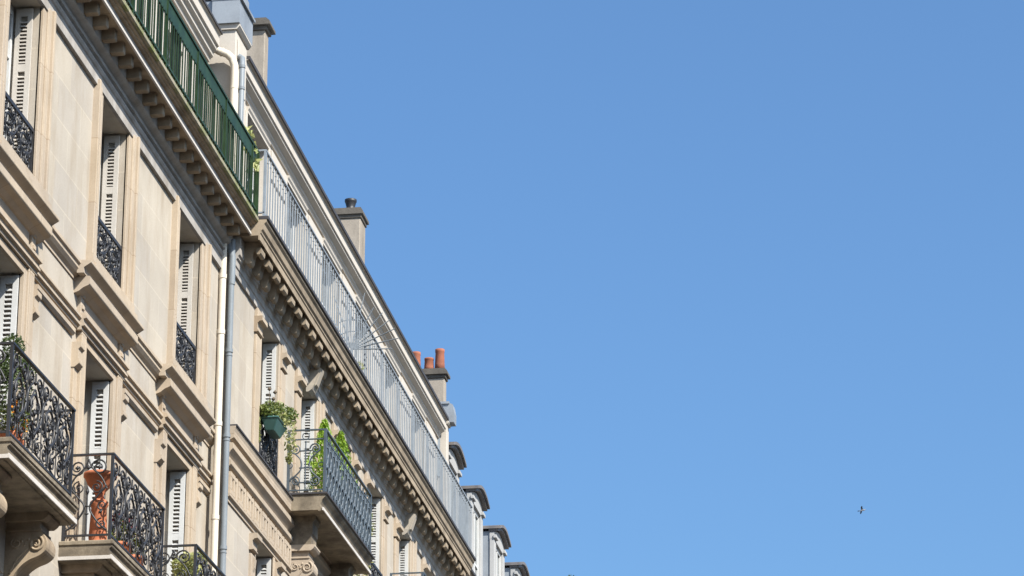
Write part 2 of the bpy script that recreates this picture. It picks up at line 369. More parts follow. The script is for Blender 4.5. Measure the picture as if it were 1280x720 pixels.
# ================================================================== FIRST HOUSE (ornate, green-railed roof terrace)
far_side(-20, 22, 18.0, 'unseen stone apartment building across the street behind the photographer')
far_side(22.2, 58, 16.5, 'lower unseen stone apartment building across the street, opposite the balconies')
A0, A1 = 24.0, 41.2
A = empty('apartment_building', (X0, A0, 0))
tag(A, 'cream stone apartment building at left with black scrollwork balconies and green roof railing', 'building', 'apartment houses in the row')
def pa(mb, name, mat, bevel=0, parent=None): return mb.build(name, mat, parent or A, (0,-A0,0) if parent is None else (0,0,0), bevel)
AC = [27.84, 31.72, 35.50, 39.35]; HW = .61
Z1H, Z1S = 16.80, 14.72        # upper storey head and sill
Z2H, Z2S = 13.64, 11.16
LOW = -.08
w1 = MB(); wall_grid(w1, 0, A0, A1, 14.50, 16.80, [(c-HW,c+HW,Z1S,Z1H-.0001) for c in AC], .40)
wall_grid(w1, LOW, A0, A1, 0, 14.32, [(c-HW,c+HW,Z2S,Z2H) for c in AC] + [(c-HW,c+HW,7.9,10.29) for c in AC], .40)
w1.add([(-12,A0,0),(-12,A1,0),(-12,A1,17.5),(-12,A0,17.5)], [(0,1,2,3)])
w1.add([(-12,A0,0),(LOW,A0,0),(LOW,A0,17.5),(-12,A0,17.5)], [(0,1,2,3)]); w1.add([(-12,A1,0),(LOW,A1,0),(LOW,A1,17.5),(-12,A1,17.5)], [(0,1,2,3)])
pa(w1, 'wall', 'stone')
# raised flat panels between the windows of the upper storey: thin frame bead under the architrave
def sh(prof, dz): return [(x, z+dz) for x, z in prof]
for c in AC:                 # moulded surrounds of the upper windows, sill and bracket band
    tr = MB()
    for s in (-1, 1):
        e = c+s*HW
        def S(a, b): return (min(e+s*a, e+s*b), max(e+s*a, e+s*b))
        tr.box(-.02,.030,*S(0,.12),Z1S-.05,16.799); tr.box(-.02,.050,*S(.12,.145),Z1S-.05,16.84); tr.box(-.02,.035,*S(.145,.165),Z1S-.05,16.83); tr.box(-.02,.050,*S(.165,.27),Z1S-.05,16.86); tr.box(-.02,.080,*S(.27,.335),Z1S-.12,16.87)
    tr.ext([(-.02,14.70),(.03,14.70),(.09,14.68),(.09,14.60),(.085,14.57),(.13,14.56),(.13,14.50),(-.02,14.50)], 'y', c-.95, c+.95)
    tr.ext([(-.02,14.499),(.145,14.499),(.145,14.465),(.13,14.455),(.09,14.43),(.06,14.41),(.06,14.385),(.06,14.345),(-.02,14.345)], 'y', c-1.22, c+1.22)
    tr.ext([(-.1,14.344),(.105,14.344),(.105,14.25),(.09,14.235),(.03,14.21),(-.02,14.17),(-.1,14.14)], 'y', c-1.10, c+1.10)
    pa(tr, 'window_surround', 'trim', .005)
st = MB()                     # string course between the storeys
st.ext([(-.3,14.501),(.025,14.501),(.025,14.455),(.0,14.44),(-.0,14.40),(-.03,14.36),(-.065,14.33),(-.065,14.29),(-.3,14.29)], 'y', A0, A1-.02)
st.ext([(-.2,13.93),(-.035,13.93),(-.005,13.90),(-.005,13.87),(-.035,13.86),(-.035,13.83),(-.02,13.82),(-.02,13.79),(-.05,13.78),(-.05,13.75),(-.2,13.75)], 'y', A0, A1-.03)
for c in AC:
    for s in (-1,1): st.box(-.2,-.03,c+s*.88-.07,c+s*.88+.07,13.931,14.289); st.box(-.031,-.012,c+s*.88-.04,c+s*.88+.04,14.01,14.06); st.box(-.031,-.012,c+s*.88-.04,c+s*.88+.04,14.15,14.20)
    st.ext([(-.2,14.23),(-.045,14.23),(-.045,13.98),(-.2,13.98)], 'y', c-.74, c+.74)
    st.ext([(-.2,13.94),(.01,13.94),(.05,13.915),(.05,13.88),(.015,13.87),(.015,13.83),(.03,13.82),(.03,13.79),(-.005,13.78),(-.005,13.74),(-.2,13.74)], 'y', c-.98, c+.98)
pa(st, 'string_course', 'trim', .003)
for a, b in zip([A0]+[c+1.12 for c in AC], [c-1.12 for c in AC]+[A1-.1]):   # plain pier panels under a small moulding
    mo = MB().ext([(-.2,13.70),(-.03,13.70),(-.03,13.65),(-.055,13.62),(-.2,13.62)], 'y', a, b)
    pa(mo, 'panel_moulding', 'trim')
for c in AC:                  # lower window surrounds with pilaster strips and little brackets
    ls = MB()
    for s in (-1, 1):
        e = c+s*HW
        def S(a, b): return (min(e+s*a, e+s*b), max(e+s*a, e+s*b))
        ls.box(LOW-.02,-.035,*S(0,.10),Z2S,13.739); ls.box(LOW-.02,-.012,*S(.10,.14),Z2S,13.739); ls.box(LOW-.02,-.028,*S(.14,.16),Z2S,13.739); ls.box(LOW-.02,-.01,*S(.16,.30),Z2S,13.739)
        ls.box(LOW-.02,-.045,*S(.301,.46),Z2S,13.30)
        ls.ext([(LOW-.02,13.56),(.03,13.56),(.03,13.50),(.0,13.475),(.0,13.36),(.018,13.35),(.018,13.305),(-.035,13.26),(LOW-.02,13.26)], 'y', *S(.301,.47))
    ls.box(LOW-.02,-.037,c-HW,c+HW,13.641,13.738)
    pa(ls, 'window_surround', 'trim', .004)
co = MB()                     # main cornice
fz = MB()
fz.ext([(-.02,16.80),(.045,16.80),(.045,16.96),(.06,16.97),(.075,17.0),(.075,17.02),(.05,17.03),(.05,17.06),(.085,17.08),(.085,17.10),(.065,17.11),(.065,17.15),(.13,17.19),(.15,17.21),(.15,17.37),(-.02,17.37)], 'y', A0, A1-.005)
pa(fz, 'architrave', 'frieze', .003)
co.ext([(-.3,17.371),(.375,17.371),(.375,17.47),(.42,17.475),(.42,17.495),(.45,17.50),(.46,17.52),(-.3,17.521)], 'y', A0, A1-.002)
pa(MB().box(.3755,.382,A0,A1-.0015,17.3825,17.462), 'cornice_fascia', 'frieze')  # band greyed to carry the sky-lit shade under the slab
pa(MB().box(.376,.402,A0,A1-.001,17.348,17.382), 'cornice_fillet', 'pale')  # bead coloured paler to stand for the strip the sun catches
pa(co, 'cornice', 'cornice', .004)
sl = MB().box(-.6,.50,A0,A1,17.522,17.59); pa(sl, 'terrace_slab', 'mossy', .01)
mod = MB().ext([(.149,.135),(.149,.0),(.30,.0),(.312,.012),(.312,.135)], 'y', -.053, .053)
m0 = mod.build('cornice_bracket', 'corb', A, (0,.3,17.234), .002)
k = 1
while A0+.3+k*.385 < A1-.1: copy_part(m0, A, (0,.3+k*.385,17.234)); k += 1
# windows
wa = make_window(A, (0,AC[0]-A0,Z1S), 2*HW, Z1H-Z1S)
for c in AC[1:]: copy_part(wa, A, (0,c-A0,Z1S))
wb = make_window(A, (LOW,AC[0]-A0,Z2S), 2*HW, Z2H-Z2S, smat='white', pitch=.054, sfront=.008, shutw=.20)
for c in AC[1:]: copy_part(wb, A, (LOW,c-A0,Z2S))
for c in AC: copy_part(wb, A, (LOW,c-A0,7.9))
# cast guards of the upper windows
def guard(parent, loc, W, h, mat='iron', seed=3):
    mb = MB(); rn = random.Random(seed)
    mb.box(-.015,.015,-W/2,W/2,h-.045,h); mb.box(-.01,.01,-W/2,W/2,.02,.045)
    for y in (-W/2+.015, W/2-.015): mb.box(-.012,.012,y-.012,y+.012,.0,h-.045)
    n = 2; ww = (W-.06)/n
    for i in range(n): rinceau(mb, lambda a, b: (0, -W/2+.03+i*ww+a, .04+b), ww, h-.09, rn)
    return mb.build('window_guard', mat, parent, loc)
g0 = guard(A, (-.02,AC[0]-A0,Z1S+.04), 2*HW-.01, .56)
for c in AC[1:]: copy_part(g0, A, (-.02,c-A0,Z1S+.04))
# balconies of the lower windows
def console(parent, loc, w=.34, D=.42, H=.62, mat='cornice'):
    key = [(D-.03,H-.20),(D+.0,H-.24),(D+.03,H-.31),(D+.02,H-.40),(D-.05,H-.46),(D-.15,H-.50),(D*.42,H-.57),(D*.24,H-.68),(D*.10,H-.80),(0,H-.86)]
    prof = [(0,H),(D-.05,H),(D-.05,H-.19)]
    for i in range(len(key)-1):
        q = [key[max(i-1,0)], key[i], key[i+1], key[min(i+2,len(key)-1)]]
        for t in (0,.33,.66): prof.append(tuple(.5*(2*q[1][j]+(q[2][j]-q[0][j])*t+(2*q[0][j]-5*q[1][j]+4*q[2][j]-q[3][j])*t*t+(3*q[1][j]-q[0][j]-3*q[2][j]+q[3][j])*t**3) for j in (0,1)))
    prof.append(key[-1])
    mb = MB().ext(prof, 'y', -w/2, w/2)
    mb.ext([(0,H-.001),(D+.05,H-.001),(D+.05,H-.03),(D+.03,H-.06),(D-.01,H-.09),(0,H-.09)], 'y', -w/2-.05, w/2+.05)
    mb.ext([(0,H-.17),(D-.03,H-.17),(D-.03,H-.195),(0,H-.195)], 'y', -w/2-.015, w/2+.015)
    for s in (-1, 1):       # carved volute on each cheek
        P = lambda a, b: (a, s*(w/2+.004), b)
        scroll(mb, P, D*.80, H-.33, .085, 1.6, 1.2, -1, .014, n2=6)
        scroll(mb, P, D*.28, H-.32, .06, 1.5, 1.9, 1, .011, n2=6)
        curve(mb, P, [(D*.60,H-.38),(D*.46,H-.44),(D*.32,H-.50),(D*.16,H-.64)], .011)
        for q in ((.46,.34,.8),(.40,.30,2.2),(.54,.28,1.4)): leafblob(mb, P, D*q[0]*1.1, H-q[1], .05, q[2])
    return mb.build('console', mat, parent, loc, .006)
AB = [(28.9-2.3-.35, 2.35), (30.41, 2.34), (34.36, 2.36), (38.34, 2.30)]
for i, (y, L) in enumerate(AB[1:]):
    s = MB().box(LOW,.545,y-.09,y+L+.09,11.115,11.165)
    s.ext([(LOW,11.115),(.53,11.115),(.53,11.09),(.50,11.07),(.49,10.99),(.515,10.985),(.515,10.945),(.47,10.945),(.47,10.93),(LOW,10.93)], 'y', y-.075, y+L+.075)
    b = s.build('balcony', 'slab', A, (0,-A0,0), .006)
    MB().box(.516,.532,y-.092,y+L+.092,10.945,10.995).build('slab_lip', 'pale', b); MB().box(LOW,.531,y-.095,y-.076,10.945,10.985).build('slab_lip', 'pale', b)  # lips painted paler for the sunlit line below the slab edge
    ornate_balcony(b, (LOW,y,11.19), L, .47-LOW, 1.01, seed=i+2)
    for cy in (y+.28, y+L-.28): console(b, (LOW,cy,10.31), mat='cornice')
# attic storey and its terrace railing
UA = -.30
at_ = MB(); wall_grid(at_, UA, A0, A1, 17.55, 20.0, [(c-.5,c+.5,17.70,19.5) for c in AC], .3)
pa(at_, 'attic_wall', 'attic')
wc = make_window(A, (UA,AC[0]-A0,17.70), 1.0, 1.8, .15, shut=False)
for c in AC[1:]: copy_part(wc, A, (UA,c-A0,17.70))
ea = MB().ext([(-.8,19.95),(UA+.04,19.95),(UA+.05,20.0),(UA+.09,20.03),(UA+.09,20.08),(-.16,20.12),(-.16,20.16),(-.13,20.18),(-.13,20.34),(-.10,20.36),(-.8,20.36)], 'y', A0, A1-.02)
for c in AC: ea.box(UA,UA+.03,c+.75,c+3.84-.75,18.0,19.62) if c < 39 else ea.box(UA,UA+.03,c+.75,A1-.2,18.0,19.62)
for c in AC: ea.ext([(UA,19.74),(UA+.06,19.74),(UA+.06,19.70),(UA+.03,19.66),(UA,19.66)], 'y', c-.7, c+.7)
pa(ea, 'attic_eave', 'attic', .003)
pa(MB().box(-.8,-.085,A0,A1-.01,20.362,20.40), 'gutter', 'gutter')
pa(MB().ext([(-.8,20.40),(-.12,20.402),(-1.4,21.15),(-6,22.3),(-6,20.40)], 'y', A0, A1-.02), 'roof', 'zinc')
gr = MB()
y = A0+.1
while y < A1-.06:
    gr.box(.466,.478,y-.008,y+.008,17.60,18.34); y += .118
gr.box(.445,.495,A0,A1-.03,18.52,18.55); gr.box(.462,.478,A0,A1-.03,18.31,18.52); gr.box(.455,.485,A0,A1-.03,17.66,17.69)
y = A0+.8
while y < A1: gr.box(.455,.49,y-.013,y+.013,17.59,18.54); y += 1.6
for y in (A1-.06,): gr.box(.44,.50,y-.02,y+.02,17.59,18.54)
gro = pa(gr, 'terrace_railing', 'green')
sc = MB(); y = A0+.12; rn = random.Random(11)
while y < A1-.15:
    sc.box(.400,.416,y-.008,y+.008,17.62,18.50); y += rn.choice((.07,.10,.13,.19))
sc.build('inner_screen', 'screen', gro)

# ================================================================== SECOND HOUSE (paired consoles, grey railing along the attic)
B0, B1 = 41.2, 59.7
B = empty('apartment_building', (X0, B0, 0))
tag(B, 'pale stone apartment building right of the drainpipes, with curved cornice brackets and grey attic railing', 'building', 'apartment houses in the row')
def pb(mb, name, mat, bevel=0, parent=None): return mb.build(name, mat, parent or B, (0,-B0,0), bevel)
UB = .15; BC = [43.60,46.36,49.12,51.88,54.64,57.40]; BH = .58
ZH, ZS = 16.79, 14.72; YH, YS = 13.58, 11.2
w2 = MB(); wall_grid(w2, UB, B0, B1, 14.3, 16.79, [(c-BH,c+BH,ZS,ZH-.0001) for c in BC], .40)
wall_grid(w2, UB, B0, B1, 0, 14.3, [(c-BH,c+BH,YS,YH) for c in BC], .40)
w2.add([(-12,B1,0),(UB,B1,0),(UB,B1,17.5),(-12,B1,17.5)], [(0,1,2,3)]); w2.add([(-12,B0,0),(UB,B0,0),(UB,B0,17.5),(-12,B0,17.5)], [(0,1,2,3)])
w2.add([(-12,B0,0),(-12,B1,0),(-12,B1,17.5),(-12,B0,17.5)], [(0,1,2,3)])
pb(w2, 'wall', 'stone')
def capital(mb, s0, s1, zt, u=UB):
    mb.ext([(u-.01,zt),(u+.12,zt),(u+.12,zt-.07),(u+.085,zt-.075),(u+.07,zt-.08),(u+.07,zt-.09),(u+.05,zt-.10),(u+.05,zt-.20),(u+.065,zt-.205),(u+.065,zt-.225),(u+.04,zt-.23),(u-.01,zt-.23)], 'y', s0, s1)
for i, c in enumerate(BC):
    t2 = MB(); t3 = MB()
    key = i in (1, 4)
    for s in (-1, 1):
        e = c+s*BH
        def S(a, b): return (min(e+s*a, e+s*b), max(e+s*a, e+s*b))
        t2.box(UB,UB+.025,*S(0,.10),ZS,16.789)
        if key and s > 0:
            t2.box(UB,UB+.05,*S(.10,.28),ZS,16.785); t2.box(UB,UB+.065,*S(.28,.42),ZS,16.86)
        else:
            t2.box(UB,UB+.04,*S(.10,.40),ZS,16.40); capital(t2, *S(.08,.42), 16.66)
            t2.box(UB,UB+.05,*S(.10,.40),16.661,16.788)
    # the storey below
    for s in (-1, 1):
        e = c+s*BH
        def S(a, b): return (min(e+s*a, e+s*b), max(e+s*a, e+s*b))
        t3.box(UB-.02,UB+.02,*S(0,.08),YS,13.579); t3.box(UB-.02,UB+.04,*S(.08,.34),YS,13.24); capital(t3, *S(.06,.36), 13.52)
        t3.ext([(UB+.04,13.2),(UB+.07,13.18),(UB+.06,13.06),(UB+.04,13.0)], 'y', *S(.16,.26))
    if key:                    # leaning keystone
        ks = MB().ext([(UB,17.02),(UB+.20,17.07),(UB+.215,17.04),(UB+.13,16.80),(UB+.09,16.72),(UB+.04,16.68),(UB,16.68)], 'y', c-.17, c+.10)
        ks.ext([(UB+.205,17.065),(UB+.23,17.05),(UB+.15,16.80),(UB+.125,16.78)], 'y', c-.12, c+.05); pb(ks, 'keystone', 'stone', .006)
    pb(t2, 'window_surround', 'trim', .006); pb(t3, 'window_surround', 'trim', .005)
s2 = MB()                      # balcony-level string and the fretted band under it
s2.ext([(UB-.02,14.62),(UB+.11,14.62),(UB+.09,14.55),(UB+.09,14.46),(UB+.03,14.43),(UB+.03,14.39),(UB+.08,14.385),(UB+.08,14.31),(UB+.05,14.28),(UB+.01,14.22),(UB+.01,14.16),(UB+.06,14.15),(UB+.06,14.09),(UB+.03,14.06),(UB-.02,14.06)], 'y', B0+.02, B1)
s2.ext([(UB-.02,13.69),(UB+.055,13.69),(UB+.055,13.65),(UB+.02,13.63),(UB+.02,13.585),(UB-.02,13.585)], 'y', B0+.02, B1)
y = B0+.1
while y < B1-.3:
    s2.box(UB-.01,UB+.045,y,y+.27,13.94,14.01); s2.box(UB-.01,UB+.044,y,y+.09,13.77,13.94); s2.box(UB-.01,UB+.044,y+.19,y+.27,13.77,13.94)
    s2.box(UB-.01,UB+.045,y+.0,y+.27,13.70,13.77); s2.box(UB-.01,UB+.045,y+.35,y+.43,13.70,14.01); s2.box(UB-.01,UB+.0441,y+.27,y+.35,13.94,14.0); y += .50
pb(s2, 'string_course', 'trim', .003)
pb(MB().box(-.3,UB+.125,B0+.03,44.94,14.622,14.645), 'string_flashing', 'gutter')
c2 = MB()
f2 = MB()
f2.ext([(UB-.02,16.79),(UB+.035,16.79),(UB+.035,16.90),(UB+.05,16.91),(UB+.05,17.0),(UB+.075,17.02),(UB+.075,17.05),(UB+.10,17.07),(UB+.10,17.33),(UB-.02,17.33)], 'y', B0+.003, B1-.003)
pb(f2, 'architrave', 'frieze', .003)
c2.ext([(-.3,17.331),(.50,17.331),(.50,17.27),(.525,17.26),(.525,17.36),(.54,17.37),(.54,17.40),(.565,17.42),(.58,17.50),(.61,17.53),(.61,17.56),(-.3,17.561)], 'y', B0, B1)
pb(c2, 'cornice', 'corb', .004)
pb(MB().box(-.8,.635,B0+.001,B1+.05,17.563,17.615), 'terrace_slab', 'gutter', .004)
mp = [(.249,.25),(.249,.02),(.262,-.03),(.285,-.06),(.32,-.065),(.345,-.045),(.36,-.01),(.368,.04),(.375,.085),(.39,.11),(.41,.115),(.425,.10),(.44,.075),(.462,.07),(.478,.085),(.485,.12),(.485,.25)]
mm = MB().ext(mp, 'y', -.10, .10)
mm.ext([(.42,.16),(.42,.085),(.44,.062),(.47,.058),(.492,.08),(.496,.12),(.496,.16)], 'y', -.125, .125)
mb0 = mm.build('cornice_bracket', 'corb', B, (0,.35,17.08), .008)
k = 1
while .35+k*.505 < B1-B0-.1: copy_part(mb0, B, (0,.35+k*.505,17.08)); k += 1
wd = make_window(B, (UB,BC[0]-B0,ZS), 2*BH, ZH-ZS, smat='white', sfront=.02)
for c in BC[1:]: copy_part(wd, B, (UB,c-B0,ZS))
we = make_window(B, (UB,BC[0]-B0,YS), 2*BH, YH-YS, smat='white', sfront=.02)
for c in BC[1:]: copy_part(we, B, (UB,c-B0,YS))
gb = guard(B, (UB+.03,BC[0]-B0,ZS), 2*BH-.02, .72, seed=9)
for i in (2, 3, 5): copy_part(gb, B, (UB+.03,BC[i]-B0,ZS))
# blue-grey balconies in front of windows two and five
def lattice_balcony(parent, loc, L, D, h=1.0):
    mb = MB()
    mb.box(D-.022,D+.022,0,L,h-.02,h); mb.box(0,D-.022,0,.035,h-.02,h); mb.box(0,D-.022,L-.035,L,h-.02,h)
    for z in (.05, h-.16): mb.box(D-.010,D+.010,.02,L-.02,z,z+.018); mb.box(0,D-.010,.008,.028,z,z+.018); mb.box(0,D-.010,L-.028,L-.008,z,z+.018)
    for (x, y) in ((D,.02),(D,L-.02),(.015,.02),(.015,L-.02)): mb.box(x-.020,x+.020,y-.020,y+.020,0,h-.02)
    n = round(L/.24); w_ = (L-.08)/n
    for i in range(n):
        y0 = .04+i*w_; P = lambda a, b: (D, y0+a, .065+b); H2 = h-.24
        for s in (-1, 1):
            curve(mb, P, [(w_*.5+s*w_*.46,0),(w_*.5+s*w_*.12,H2*.16),(w_*.5+s*w_*.44,H2*.38),(w_*.5+s*w_*.10,H2*.56),(w_*.5+s*w_*.44,H2*.80),(w_*.5+s*w_*.1,H2)], .010)
            leafblob(mb, P, w_*.5+s*w_*.28, H2*.30, .05, 1.2 if s>0 else 1.9); leafblob(mb, P, w_*.5+s*w_*.28, H2*.70, .05, 1.9 if s>0 else 1.2)
        mb.blob(P(w_*.5,H2*.5), .035,1,1,1.8); mb.blob(P(w_*.5,H2*.1), .028); mb.blob(P(w_*.5,H2*.9), .028)
        mb.tube([P(w_*.5,0),P(w_*.5,H2)], .008, 5); mb.tube([P(0,0),P(0,H2)], .010, 5)
        ring = [P(w_*.5+.045*math.cos(t*.63), H2+.075+.045*math.sin(t*.63)) for t in range(10)]
        mb.tube(ring, .007, 5, closed=True)
    for y in (.02, L-.02):
        P = lambda a, b: (a, y, .065+b); H2 = h-.24; w3 = D-.02
        mb.tube([P(w3/2+.05*math.cos(t*.52), H2+.075+.05*math.sin(t*.52)) for t in range(12)], .008, 5, closed=True)
        for s in (-1, 1):
            scroll(mb, P, w3/2+s*w3*.27, H2*.84, w3*.15, 1.6, math.pi, -s, .009)
            scroll(mb, P, w3/2+s*w3*.27, H2*.18, w3*.15, 1.6, math.pi, s, .009)
            curve(mb, P, [(w3/2+s*w3*.42,H2*.82),(w3/2+s*w3*.14,H2*.62),(w3/2+s*w3*.14,H2*.4),(w3/2+s*w3*.42,H2*.2)], .009)
            mb.tube([P(w3/2+s*w3*.43+.04*math.cos(t*.63), H2*.5+.04*math.sin(t*.63)) for t in range(10)], .007, 5, closed=True)
        mb.tube([P(w3/2,0),P(w3/2,H2)], .010, 5); 
        for b in (.15,.45,.8): mb.tube([P(w3/2-.09,H2*b),P(w3/2+.09,H2*b)], .012, 5)
    return mb.build('railing', 'blue', parent, loc)
for j, (y, L) in enumerate(((44.98, 3.60), (53.35, 3.0))):
    s = MB().ext([(UB,14.695),(.75,14.695),(.74,14.66),(.70,14.62),(.67,14.55),(.67,14.50),(.705,14.49),(.705,14.445),(.64,14.445),(.64,14.46),(UB,14.46)], 'y', y-.06, y+L+.06)
    s.ext([(UB,14.459),(.54,14.459),(.54,14.42),(.50,14.36),(.50,14.20),(.48,14.18),(.48,14.03),(UB,14.03)], 'y', y+.25, y+.62); s.ext([(UB,14.459),(.54,14.459),(.54,14.42),(.50,14.36),(.50,14.20),(.48,14.18),(.48,14.03),(UB,14.03)], 'y', y+L-.62, y+L-.25)
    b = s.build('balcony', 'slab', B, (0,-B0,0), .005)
    MB().box(UB,.775,y-.08,y+L+.08,14.697,14.725).build('slab_flashing', 'gutter', b)
    MB().box(.70,.722,y-.075,y+L+.075,14.45,14.495).build('slab_lip', 'pale', b)  # sunlight on the lower lip is painted in by paler stone
    lattice_balcony(b, (UB,y,14.726), L, .56, .98)
    for cy in (y+.435, y+L-.435): console(b, (UB,cy,13.40), .30, .34, .63, 'trim')
# attic
UAT = -.12
aw = MB(); wall_grid(aw, UAT, B0+.93, B1, 17.6, 20.1, [(c-.72,c+.72,17.64,19.88) for c in BC], .35)
aw.add([(-9,B1,17.6),(UAT,B1,17.6),(UAT,B1,20.4),(-9,B1,20.4)], [(0,1,2,3)])
pb(aw, 'attic_wall', 'attic')
wf = make_window(B, (UAT,BC[0]-B0,17.64), 1.44, 2.24, .16, shut=False)
for c in BC[1:]: copy_part(wf, B, (UAT,c-B0,17.64))
eb = MB().ext([(-.8,20.02),(UAT+.03,20.02),(UAT+.04,20.06),(UAT+.06,20.08),(UAT+.06,20.11),(.02,20.16),(.02,20.19),(.045,20.20),(.045,20.36),(.08,20.37),(-.8,20.37)], 'y', B0+.9, B1)
for i, c in enumerate(BC):
    eb.ext([(UAT,19.98),(UAT+.055,19.98),(UAT+.05,19.95),(UAT+.03,19.92),(UAT+.03,19.88),(UAT,19.88)], 'y', c-.72, c+.72)
    for s in (-1,1): eb.box(UAT-.01,UAT+.03,c+s*.77-.05,c+s*.77+.05,17.62,19.879)
    d = BC[i+1] if i < 5 else B1+.3
    eb.box(UAT-.01,UAT+.035,c+.90,d-.90,17.9,19.42); eb.box(UAT-.01,UAT+.05,c+.86,d-.86,19.46,19.92)
pb(eb, 'attic_eave', 'attic', .004)
pb(MB().box(-.8,.10,B0+.9,B1+.01,20.372,20.425), 'gutter', 'gutter')
pb(MB().ext([(-.8,20.40),(.06,20.426),(-.9,21.35),(-5,22.4),(-5,20.40)], 'y', B0+1, B1), 'roof', 'zinc')
rb = MB(); y = B0+.12; k = 0
while y < B1-.05:
    fat = k % 9 == 0
    r_ = .014 if fat else .0085
    rb.box(.55-r_,.55+r_,y-r_,y+r_,17.66,18.60)
    rb.blob((.55,y,18.50), .020,1,1,1.3); y += .165; k += 1
rb.box(.53,.57,B0+.06,B1,18.60,18.625); rb.box(.54,.56,B0+.06,B1,17.68,17.70); rb.box(.35,.53,B0+.06,B0+.09,18.60,18.625); rb.box(.37,.53,B0+.06,B0+.09,17.68,17.70)
rb.box(.535,.565,B0+.06,B0+.09,17.615,18.60)
pb(rb, 'terrace_railing', 'grail')
# party wall pier with its zinc cap
pw = MB().box(-1.6,.04,41.45,42.15,17.6,20.55); pw.ext([(-1.6,20.55),(.06,20.55),(.10,20.60),(.10,20.63),(-1.6,20.63)], 'y', 41.42, 42.18)
pw.box(.041,.06,41.55,42.05,19.7,20.45)
pwo = pb(pw, 'party_wall', 'attic', .006)
zf = MB().box(-.30,.10,41.38,42.22,20.631,21.02); zf.box(-1.5,.04,41.40,42.2,21.021,21.30); zf.box(-1.5,-.301,41.42,42.2,20.40,21.0); zf.box(-.31,.135,41.37,42.23,20.99,21.03)
zf.build('zinc_cap', 'zinc', pwo, (0,0,0))
# chimney stacks
def chimney(parent, off, u, y, w_, d, z0, z1, pots, name='chimney', cap=.09, flash=True, lean=None):
    mb = MB().box(u-w_,u,y,y+d,z0,z1)
    o = mb.build(name, 'render', parent, off, .012)
    cb = MB().box(u-w_-cap*.4,u+cap*.4,y-cap*.4,y+d+cap*.4,z1,z1+.07); cb.ext([(u-w_-cap,z1+.07),(u+cap,z1+.07),(u+cap,z1+.13),(u+cap*.3,z1+.19),(u-w_-cap*.3,z1+.19),(u-w_-cap,z1+.13)], 'y', y-cap, y+d+cap)
    cb.build('chimney_cap', 'chcap', o, (0,0,0), .008)
    for (pu, py, r, h, kind) in pots:
        b = MB(); zz = z1+.185
        if kind == 'clay':
            b.lathe([(0,0),(r*1.12,0),(r*1.05,h*.3),(r*.95,h*.85),(r*1.02,h*.88),(r*1.02,h),(r*.8,h),(r*.78,h*.3),(0,h*.3)], (pu,py,zz), 18)
            b.build('chimney_pot', 'clay', o)
        else:
            b.lathe([(0,0),(r*1.1,0),(r*1.15,h*.12),(r*.85,h*.3),(r*.80,h*.5),(r*1.0,h*.78),(r*1.12,h*.86),(r*1.12,h),(r*.9,h),(r*.7,h*.75),(0,h*.7)], (pu,py,zz), 18)
            b.build('chimney_pot', 'iron', o)
    return o
offB = (0,-B0,0)
chimney(B, offB, -1.51, 50.0, .95, .28, 20.8, 24.42, [], cap=.10)
c55 = chimney(B, offB, -.79, 55.0, .80, .52, 20.8, 22.84, [(-1.02,55.25,.10,.27,'cowl')], cap=.055)
MB().box(-1.6,-.72,54.9,55.62,20.9,21.75).build('chimney_base', 'zinc', c55)
MB().tube([(-1.28,54.96,22.55),(-1.20,54.90,22.62),(-1.10,54.9,22.62)], .05, 8).build('vent_pipe', 'white', c55)
c62 = chimney(B, (0,-B0,0), -.36, 58.9, .70, .62, 20.6, 21.0, []) if False else None

# ================================================================== THIRD HOUSE (zinc dormers)
D0, D1 = 59.7, 84.0
T = empty('apartment_building', (X0, D0, 0))
tag(T, 'farthest apartment building of the row, with a line of zinc dormers under round pediments', 'building', 'apartment houses in the row')
def pc(mb, name, mat, bevel=0, parent=None): return mb.build(name, mat, parent or T, (0,-D0,0), bevel)
TC = [60.85+3.07*i for i in range(8)]
w3 = MB(); wall_grid(w3, .0, D0, D1, 0, 17.0, [(c-.55,c+.55,14.3,16.4) for c in TC]+[(c-.55,c+.55,11.0,13.2) for c in TC], .35)
w3.add([(-12,D1,0),(0,D1,0),(0,D1,17.5),(-12,D1,17.5)], [(0,1,2,3)]); w3.add([(-12,D0,0),(-12,D1,0),(-12,D1,17.5),(-12,D0,17.5)], [(0,1,2,3)])
pc(w3, 'wall', 'stone')
wg = make_window(T, (0,TC[0]-D0,14.3), 1.1, 2.1, smat='white')
for c in TC[1:]: copy_part(wg, T, (0,c-D0,14.3))
for c in TC: copy_part(wg, T, (0,c-D0,11.0))
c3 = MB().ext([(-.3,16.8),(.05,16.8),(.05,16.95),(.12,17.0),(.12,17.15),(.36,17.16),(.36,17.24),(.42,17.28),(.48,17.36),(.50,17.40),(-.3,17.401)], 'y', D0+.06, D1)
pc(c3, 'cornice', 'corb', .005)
pc(MB().box(-.6,.54,D0+.06,D1,17.402,17.45), 'gutter', 'gutter')
pc(MB().ext([(-.6,17.45),(-.02,17.45),(-1.35,20.6),(-6,22.0),(-6,17.45)], 'y', D0+.02, D1), 'mansard_roof', 'zinc')
